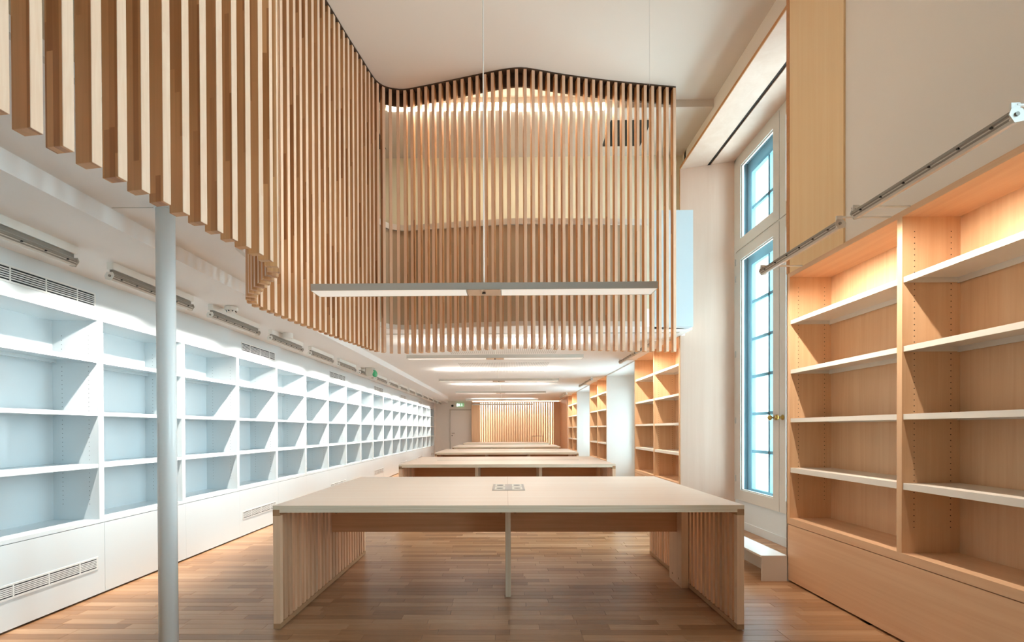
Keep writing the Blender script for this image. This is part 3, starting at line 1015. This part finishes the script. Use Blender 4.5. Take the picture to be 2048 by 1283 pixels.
# ------------------------------------------------------------------ shelf lights
def shelf_light(length, arms):
    """slim adjustable luminaire; light leaves towards local -x and down"""
    t = thing('shelf_light', '', 'light')
    h = length / 2
    # tilted profile: an open grey channel
    prof = [(-0.020, -0.030), (0.010, -0.038), (0.028, -0.012), (0.022, 0.004), (-0.012, 0.006), (-0.026, -0.010)]
    b = MB().prism_y(prof, -h, h).build('body', 'alu', t)
    for q, (x0, z0, x1, z1) in enumerate(((0.0275, -0.011, 0.0235, 0.0025), (0.024, -0.017, 0.0275, -0.0115), (0.017, -0.028, 0.0215, -0.0215))):
        m = MB()
        nx, nz = (z1 - z0), -(x1 - x0)
        l = math.hypot(nx, nz)
        nx, nz = abs(nx) / l * 0.002, abs(nz) / l * -0.002
        m.prism_y([(x0, z0), (x0 + nx, z0 + nz), (x1 + nx, z1 + nz), (x1, z1)], -h + 0.004, h - 0.004)
        m.build('rib', 'alu_dark', b)
    for i in range(6):
        y = -h + length * (i + 0.5) / 6
        box('clip', 'black', b, 0.020, 0.031, y - 0.004, y + 0.004, -0.021, -0.014)
    for s in (-1, 1):
        ec = MB().prism_y([(-0.024, -0.034), (0.012, -0.042), (0.033, -0.012), (0.024, 0.012), (-0.016, 0.012), (-0.030, -0.010)], s * h - (0.003 if s < 0 else -0.0), s * h + (0.003 if s > 0 else 0.0))
        e = ec.build('end_cap', 'white_metal' if s < 0 else 'alu', t)
        MB().tube((0.006, s * (h + 0.0031), -0.012), (0.006, s * (h + 0.008), -0.012), 0.008, seg=12).build('pivot', 'alu_dark', e)
    MB().quad((-0.0238, -h + 0.01, -0.023), (-0.0268, -h + 0.01, -0.0112), (-0.0268, h - 0.01, -0.0112), (-0.0238, h - 0.01, -0.023)).build('lens', 'led', t)
    if arms:
        for s in (-1, 1):
            a = MB().tube((0.0, s * (h - 0.004), 0.026), (-0.284, s * (h - 0.004), 0.026), 0.006, seg=10)
            a.build('arm', 'white_metal', t)
            MB().box(-0.012, 0.022, s * (h - 0.004) - 0.004, s * (h - 0.004) + 0.004, -0.03, 0.034).build('arm_bracket', 'white_metal', t)
        MB().path([(0.0, -h + 0.02, 0.005), (0.02, -h - 0.004, 0.02), (0.012, -h + 0.0, 0.036)], 0.003, 6).build('flex', 'alu_dark', t)
    else:
        MB().box(-0.016, 0.026, -h, h, 0.030, 0.077).build('mount', 'white_metal', t)
        MB().box(-0.006, 0.012, -h + 0.01, h - 0.01, 0.0, 0.032).build('stem', 'alu_dark', t)
    return t

lproto = shelf_light(0.745, False)
for i in range(16):
    o = lproto if i == 0 else copy_tree(lproto)
    o.location = (-2.535, 2.27 + 0.985 * i, 2.19)
    lb = {0: 'grey soffit shelf light over the big grille, before the round column', 1: 'grey soffit shelf light crossed by the round steel column', 2: 'grey soffit shelf light beside the smoke detector',
          3: 'grey soffit shelf light beside the short white cylinder fitting', 6: 'grey soffit shelf light half hidden by the green emergency light'}.get(i, 'slim grey aluminium shelf light mounted on the white soffit')
    tag(o, lb, 'light', 'shelf lights above the white bookcases')
    area_light('shelf_glow', o, (-0.042, 0, -0.010), (-0.54, 0, -0.84), 0.70, 0.022, LED_SHELF_L, NEUTRAL, math.radians(92), (0, 1, 0))
rproto = shelf_light(0.78, True)
first = True
for k, y in enumerate(UNITS):
    for j, off in enumerate((0.57, 1.465)):
        o = rproto if first else copy_tree(rproto)
        first = False
        o.rotation_euler = (0, 0, math.pi)
        zz = 2.362 if k == 0 else 2.315
        o.location = (1.90, y + off, zz)
        if k == 0:
            tag(o, ['long grey shelf light on white arms, nearer the plain wall', 'long grey shelf light on white arms, beside the tall window'][j], 'light', 'shelf lights over the wooden bookcases')
        else:
            tag(o, 'small grey shelf light on arms over the %s wooden bookcase' % ('', 'second', 'third', 'fourth')[k], 'light', 'shelf lights over the wooden bookcases')
        area_light('shelf_glow', o, (-0.042, 0, -0.010), (-0.62, 0, -0.78), 0.72, 0.022, LED_SHELF_R, WARM, math.radians(105), (0, 1, 0))

# ------------------------------------------------------------------ pendant lamps over the tables
def pendant(y, zceil, power, down, label, long_cable):
    t = thing('pendant_lamp', label, 'pendant lamp', (-0.152, y, 2.122), 'pendant lamps over the tables')
    L, Wd, Hh = 1.158, 0.145, 0.046
    for s in (-1, 1):
        x0, x1 = (0.115, L) if s > 0 else (-L, -0.115)
        a = MB().box(x0, x1, -Wd / 2, -Wd / 2 + 0.004, 0, Hh).box(x0, x1, Wd / 2 - 0.004, Wd / 2, 0, Hh)
        a.box(x1 - 0.004 if s > 0 else x0, x1 if s > 0 else x0 + 0.004, -Wd / 2 + 0.004, Wd / 2 - 0.004, 0, Hh).box(x0, x1, -Wd / 2 + 0.004, Wd / 2 - 0.004, Hh - 0.012, Hh - 0.008)
        h = a.build('housing', 'pend_side', t)
        box('diffuser', 'perf', h, x0 + 0.004, x1 - 0.004, -Wd / 2 + 0.004, Wd / 2 - 0.004, 0.001, 0.004)
        area_light('down_glow', t, ((x0 + x1) / 2, 0, -0.001), (0, 0, -1), abs(x1 - x0) - 0.03, Wd - 0.02, down, NEUTRAL, math.pi, (1, 0, 0))
        area_light('up_glow', t, ((x0 + x1) / 2, 0, Hh - 0.006), (0, 0, 1), abs(x1 - x0) - 0.05, Wd - 0.04, power, NEUTRAL, math.radians(165), (1, 0, 0))
    mid = box('centre_box', 'pend_side', t, -0.115, 0.115, -Wd / 2 - 0.0008, Wd / 2 + 0.0008, 0.0015, Hh + 0.001)
    box('cover_plate', 'pend_mid', mid, -0.112, 0.112, -Wd / 2 + 0.002, Wd / 2 - 0.002, -0.002, 0.0)
    MB().tube((0, 0, -0.004), (0, 0, -0.010), 0.012, seg=16).build('sensor', 'black', mid)
    MB().tube((0, 0, Hh), (0, 0, zceil - 2.122), 0.0045 if long_cable else 0.003, seg=8).build('cable', 'white_metal', t)
    if long_cable:
        for s in (-1, 1):
            MB().tube((s * (L - 0.03), 0, Hh), (s * (L - 0.03), 0, zceil - 2.122), 0.0008, seg=5).build('wire', 'alu', t)
    else:
        MB().tube((0, 0, zceil - 2.122 - 0.015), (0, 0, zceil - 2.122), 0.02, seg=14).build('ceiling_cup', 'alu', t)
PLAB = ['long grey pendant lamp on a tall cable before the slat screen', 'long grey pendant lamp under the low ceiling, next past the slat screen',
        'long grey pendant lamp over the third table', 'long grey pendant lamp over the fourth table', 'long grey pendant lamp over the fifth table', 'long grey pendant lamp nearest the far slatted wall']
for i, y in enumerate((3.11, 6.03, 8.85, 11.75, 14.62, 17.4)):
    pendant(y, ZTOP if i == 0 else ZLOW, LED_VOID if i == 0 else LED_PENDANT, LED_DOWN_NEAR if i == 0 else LED_DOWN, PLAB[i], i == 0)

# ------------------------------------------------------------------ tables
def table(name_first):
    t = thing('reading_table', '', 'table')
    X, Y = 1.395, 0.82
    tp = MB().box(-X, X, -Y + 0.002, Y, 0.716, 0.740).box(-X + 0.040, X - 0.040, -Y + 0.002, Y, 0.698, 0.716).build('tabletop', 'table_top', t)
    return t, tp
def end_panel(t, s):
    x0, x1 = (1.353, 1.395) if s > 0 else (-1.395, -1.353)
    r = box('end_rail', 'end_grain', t, min(x0, x1), max(x0, x1), -0.82, 0.82, 0.680, 0.7155)
    r2 = box('end_rail', 'end_grain', t, min(x0, x1), max(x0, x1), -0.82, 0.82, 0.006, 0.036)
    cx = (x0 + x1) / 2
    n = 26
    for i in range(n):
        y = -0.82 + 0.0175 + (1.64 - 0.035) * i / (n - 1)
        me = END_ME['stile'] if i in (0, n - 1) else END_ME['slat']
        place('slat', me, t, (cx, y, 0.036))
END_ME = {'slat': MB().box(-0.018, 0.018, -0.0175, 0.0175, 0, 0.644).mesh('slat', 'table_slat', bevel=0.001),
          'stile': MB().box(-0.021, 0.021, -0.0175, 0.0175, 0, 0.644).mesh('slat', 'stile', bevel=0.001)}
def leg_panel(t, x0, x1, y0, y1):
    box('leg_panel', 'ply_leg', t, x0, x1, y0, y1, 0.0, 0.698, bevel=0.001)

def table_big():
    t, tp = table(True)
    box('edge_band', 'ply', tp, -1.395, 1.395, -0.8205, -0.818, 0.716, 0.7395)
    box('edge_band', 'ply', tp, -1.355, 1.355, -0.8205, -0.818, 0.6985, 0.716)
    box('joint', 'end_grain', tp, 0.0055, 0.0068, -0.8208, 0.82, 0.7395, 0.7403)
    for s in (-1, 1):
        end_panel(t, s)
    for (a, b) in ((-1.353, -0.013), (0.026, 1.335)):
        ap = box('apron', 'table_wood', t, a, b, -0.016, 0.016, 0.402, 0.698)
        for px in ((a + 0.035), (b - 0.035)):
            MB().tube((px, -0.016, 0.555), (px, -0.0175, 0.555), 0.012, seg=14).build('plug', 'end_grain', ap)
    leg_panel(t, -0.013, 0.026, -0.285, 0.285)
    d = box('cable_duct', 'stile', t, 1.300, 1.352, -0.106, 0.15, 0.0, 0.698, bevel=0.001)
    for yy in (-0.05, 0.08):
        MB().tube((1.300, yy, 0.055), (1.2985, yy, 0.055), 0.008, seg=12).build('screw', 'end_grain', d)
    sb = box('socket_box', 'socket_grey', t, -0.110, 0.134, -0.165, 0.205, 0.740, 0.7435, bevel=0.001)
    for (xa, xb) in ((-0.092, -0.015), (0.040, 0.116)):
        for (ya, yb) in ((-0.155, 0.015), (0.025, 0.195)):
            f = box('socket_plate', 'socket', sb, xa, xb, ya, yb, 0.7436, 0.7450)
            MB().tube(((xa + xb) / 2, (ya + yb) / 2, 0.745), ((xa + xb) / 2, (ya + yb) / 2, 0.7462), 0.026, seg=16).build('socket_hole', 'black', sb)
    for ch in sb.children:
        pass
    return t

def table_far():
    t, tp = table(False)
    box('edge_band', 'ply', tp, -1.395, 1.395, -0.8205, -0.818, 0.716, 0.7395)
    box('edge_band', 'ply', tp, -1.355, 1.355, -0.8205, -0.818, 0.6985, 0.716)
    box('cable_slot', 'dark_gap', tp, -1.02, 1.05, -0.035, -0.012, 0.7392, 0.7405)
    for s in (-1, 1):
        end_panel(t, s)
    for (a, b) in ((-1.353, -0.425), (-0.385, 0.43), (0.47, 1.335)):
        box('apron', 'table_wood', t, a, b, -0.016, 0.016, 0.402, 0.698)
    leg_panel(t, -0.425, -0.385, -0.60, 0.60)
    leg_panel(t, 0.43, 0.47, -0.60, 0.60)
    box('cable_duct', 'stile', t, 1.300, 1.352, -0.106, 0.15, 0.0, 0.698)
    return t

# socket parts are given in table coordinates, so their parents stay at the table's origin
def fix_children(o):
    """children were built in the thing's coordinates: take the part's own offset out of its sub-parts"""
    for p in o.children:
        for c in p.children:
            c.location = c.location - p.location
TY = [2.69, 5.85, 8.82, 11.72, 14.61]
t1 = table_big()
fix_children(t1)
t1.location = (0.0, TY[0] + 0.82, 0)
tag(t1, 'large pale plywood reading table with slatted ends and a power socket box', 'table', 'reading tables in a row')
tf = table_far()
fix_children(tf)
TLAB = ['pale plywood table with a long cable slot, next behind the socket box table', 'pale slatted end table, third in the row of tables',
        'pale slatted end table, fourth in the row of tables', 'pale slatted end table, last in the row before the slatted wall']
for i in range(4):
    o = tf if i == 0 else copy_tree(tf)
    o.location = (-0.005 * i, TY[i + 1] + 0.82, 0)
    tag(o, TLAB[i], 'table', 'reading tables in a row')

# ------------------------------------------------------------------ column
col = thing('column', 'slender round white steel column under the mezzanine edge', 'column', (-1.80, 2.39, 0))
MB().tube((0, 0, 0.01), (0, 0, ZLOW - 0.008), 0.0435, seg=40).build('shaft', 'column', col, smooth=True)
MB().tube((0, 0, 0), (0, 0, 0.01), 0.06, seg=32).build('foot_ring', 'column', col)
MB().tube((0, 0, ZLOW - 0.008), (0, 0, ZLOW), 0.05, seg=32).build('head_plate', 'column', col)

# ------------------------------------------------------------------ low white bench in the window niche
bn = thing('step_bench', 'low white step bench in the tall window niche', 'bench', (0, 0, 0))
box('top', 'bench', bn, 1.978, 2.178, 3.56, 5.55, 0.186, 0.201, bevel=0.001)
box('end_panel', 'bench', bn, 1.984, 2.178, 3.56, 3.575, 0.0, 0.186, bevel=0.001)
box('end_panel', 'bench', bn, 1.984, 2.178, 5.53, 5.545, 0.0, 0.186, bevel=0.001)
box('back_panel', 'bench', bn, 2.155, 2.17, 3.575, 5.53, 0.0, 0.186)

# ------------------------------------------------------------------ detectors, exit lights
def detector(x, y, label, vents):
    t = thing('smoke_detector', label, 'smoke detector', (x, y, ZSOF))
    MB().lathe([(0.045, 0.0), (0.052, -0.004), (0.052, -0.03), (0.046, -0.036), (0.04, -0.036)], seg=24).build('base', 'white_metal', t, smooth=False)
    MB().lathe([(0.040, -0.036), (0.034, -0.046), (0.032, -0.050), (0.008, -0.052)], seg=24).build('head', 'white_metal', t)
    if vents:
        for i in range(8):
            a = 2 * math.pi * i / 8
            MB().tube((0.034 * math.cos(a), 0.034 * math.sin(a), -0.043), (0.041 * math.cos(a), 0.041 * math.sin(a), -0.040), 0.006, seg=8).build('vent', 'black', t)
detector(-2.40, 3.95, 'white smoke detector with dark vents on the soffit', True)
t = thing('soffit_cup', 'short white cylinder fitting on the soffit past the smoke detector', 'fitting', (-2.43, 5.04, ZSOF))
MB().lathe([(0.052, 0), (0.052, -0.055), (0.046, -0.06), (0.01, -0.06)], seg=24).build('cup', 'white_metal', t)
MB().tube((0, 0, -0.06), (0, 0, -0.064), 0.03, seg=20).build('cap', 'white_metal', t)

ex = thing('exit_light', 'grey emergency light with a green lens hung from the soffit', 'exit light', (-2.36, 7.92, ZSOF))
MB().box(-0.06, 0.04, -0.10, 0.08, -0.012, 0).build('ceiling_plate', 'alu', ex)
MB().prism_y([(-0.075, -0.012), (0.03, -0.012), (0.055, -0.07), (0.03, -0.15), (-0.05, -0.16), (-0.075, -0.10)], -0.08, 0.05).build('body', 'socket', ex)
MB().path([(-0.085, -0.05, 0), (-0.085, -0.05, -0.10), (-0.07, -0.05, -0.12), (-0.05, -0.05, -0.10)], 0.008, 8).build('conduit', 'alu_dark', ex)
o = MB().lathe([(0.012, 0.0), (0.058, 0.0), (0.066, 0.016), (0.06, 0.03), (0.02, 0.036)], seg=24).build('lens', 'green_plain', ex)
o.location = (0.045, 0.0, -0.10)
o.rotation_euler = (math.radians(20), math.radians(80), 0)

# exit sign and camera on the far wall
sg = thing('exit_sign', 'lit green exit sign above the far door', 'exit sign', (-1.92, YF, 2.13))
MB().box(-0.155, 0.155, -0.05, 0, 0, 0.14).build('case', 'green', sg)
# running figure, doorway and arrow in white
MB().box(-0.145, -0.075, -0.052, -0.0501, 0.012, 0.128).build('door_mark', 'sign_white', sg)
fg = MB().box(-0.05, -0.025, -0.052, -0.0501, 0.095, 0.122)
for a, b in (((-0.045, 0.09), (-0.02, 0.05)), ((-0.02, 0.05), (0.005, 0.02)), ((-0.02, 0.05), (-0.055, 0.025)), ((-0.04, 0.085), (-0.005, 0.075)), ((-0.04, 0.085), (-0.065, 0.06))):
    d = Vector((b[0] - a[0], b[1] - a[1])).normalized() * 0.007
    n_ = (-d.y, d.x)
    fg.quad((a[0] + n_[0], -0.0515, a[1] + n_[1]), (a[0] - n_[0], -0.0515, a[1] - n_[1]), (b[0] - n_[0], -0.0515, b[1] - n_[1]), (b[0] + n_[0], -0.0515, b[1] + n_[1]))
fg.build('running_figure', 'sign_white', sg)
ar = MB().box(0.055, 0.08, -0.052, -0.0501, 0.055, 0.12)
ar.quad((0.035, -0.0515, 0.06), (0.0675, -0.0515, 0.02), (0.0675, -0.0515, 0.02), (0.10, -0.0515, 0.06))
ar.build('arrow', 'sign_white', sg)
sp = thing('camera_dome', 'small black camera dome on the far wall beside the exit sign', 'camera', (-2.245, YF, 2.17))
o = MB().lathe([(0.02, 0), (0.03, 0.004), (0.048, 0.03), (0.05, 0.05), (0.04, 0.08), (0.02, 0.096), (0.004, 0.10)], seg=20).build('dome', 'black', sp, smooth=True)
o.rotation_euler = (math.pi / 2, 0, 0)
o = MB().lathe([(0.04, 0), (0.04, 0.012), (0.03, 0.014)], seg=20).build('mount_ring', 'white_metal', sp)
o.rotation_euler = (math.pi / 2, 0, 0)

# ------------------------------------------------------------------ door in the far wall
dr = thing('door_1', 'plain white flush door in the far wall', None, (-1.893, YF, 0), None, 'structure')
box('leaf', 'far_white', dr, -0.425, 0.425, -0.02, 0.0, 0.008, 1.975, bevel=0.002)
MB().box(-0.475, -0.43, -0.03, 0, 0, 2.03).box(0.43, 0.475, -0.03, 0, 0, 2.03).box(-0.43, 0.43, -0.03, 0, 1.98, 2.03).build('door_frame', 'frame_paint', dr)
hd = MB().tube((-0.37, -0.02, 1.04), (-0.37, -0.065, 1.04), 0.012, seg=12).tube((-0.37, -0.06, 1.04), (-0.26, -0.06, 1.04), 0.011, seg=12)
hd.build('handle', 'alu_dark', dr)
MB().tube((-0.37, -0.02, 0.94), (-0.37, -0.03, 0.94), 0.026, seg=16).build('lock', 'alu_dark', dr)

# ------------------------------------------------------------------ slatted wall at the far end
fs = thing('slatted_wall', 'backlit wall of vertical timber slats framed by flat wooden panels', 'slatted wall', (0, 0, 0))
YS = YF - 0.35
box('side_panel', 'veneer', fs, -1.41, -1.085, YS, YS + 0.04, 0, 2.29)
box('side_panel', 'veneer', fs, -1.43, -1.41, YS, YF + 0.4, 0, 2.29)
box('side_panel', 'table_wood', fs, 2.16, 2.186, 16.35, YF + 0.4, 0, ZLOW)
box('side_panel', 'veneer', fs, 1.90, 2.16, YS + 0.0, YS + 0.04, 0, 2.29)
box('head_rail', 'edge_wood', fs, -1.43, 2.16, YS - 0.02, YS + 0.06, 2.275, 2.30)
box('rear_board', 'cream', fs, -1.41, 2.16, YF + 0.36, YF + 0.41, 0, ZLOW)
sm = MB().box(-0.022, 0.022, -0.03, 0.03, 0, 2.275).mesh('slat', 'table_slat')
for i in range(32):
    place('slat', sm, fs, (-1.04 + 2.90 * i / 31, YS + 0.03, 0))
for s, x in ((-1, -1.30), (1, 2.05)):
    area_light('slot_glow', fs, (x, YS + 0.30, 1.15), (-s * 0.75, 0.65, 0), 0.06, 2.1, LED_FAR, WARMER, math.pi, (0.65, s * 0.75, 0))

# thin metal chair behind the last table
ch = thing('chair', 'thin framed metal chair standing behind the last table', 'chair', (1.13, 17.0, 0))
box('seat', 'veneer_h', ch, -0.21, 0.21, -0.21, 0.21, 0.44, 0.455, bevel=0.003)
for sx in (-1, 1):
    for sy in (-1, 1):
        MB().tube((sx * 0.19, sy * 0.19, 0.44), (sx * 0.205, sy * 0.205, 0), 0.008, seg=8).build('leg', 'alu_dark', ch)
MB().path([(-0.19, -0.2, 0.45), (-0.19, -0.22, 0.94), (0.19, -0.22, 0.94), (0.19, -0.2, 0.45)], 0.008, 8).build('back_frame', 'alu_dark', ch)
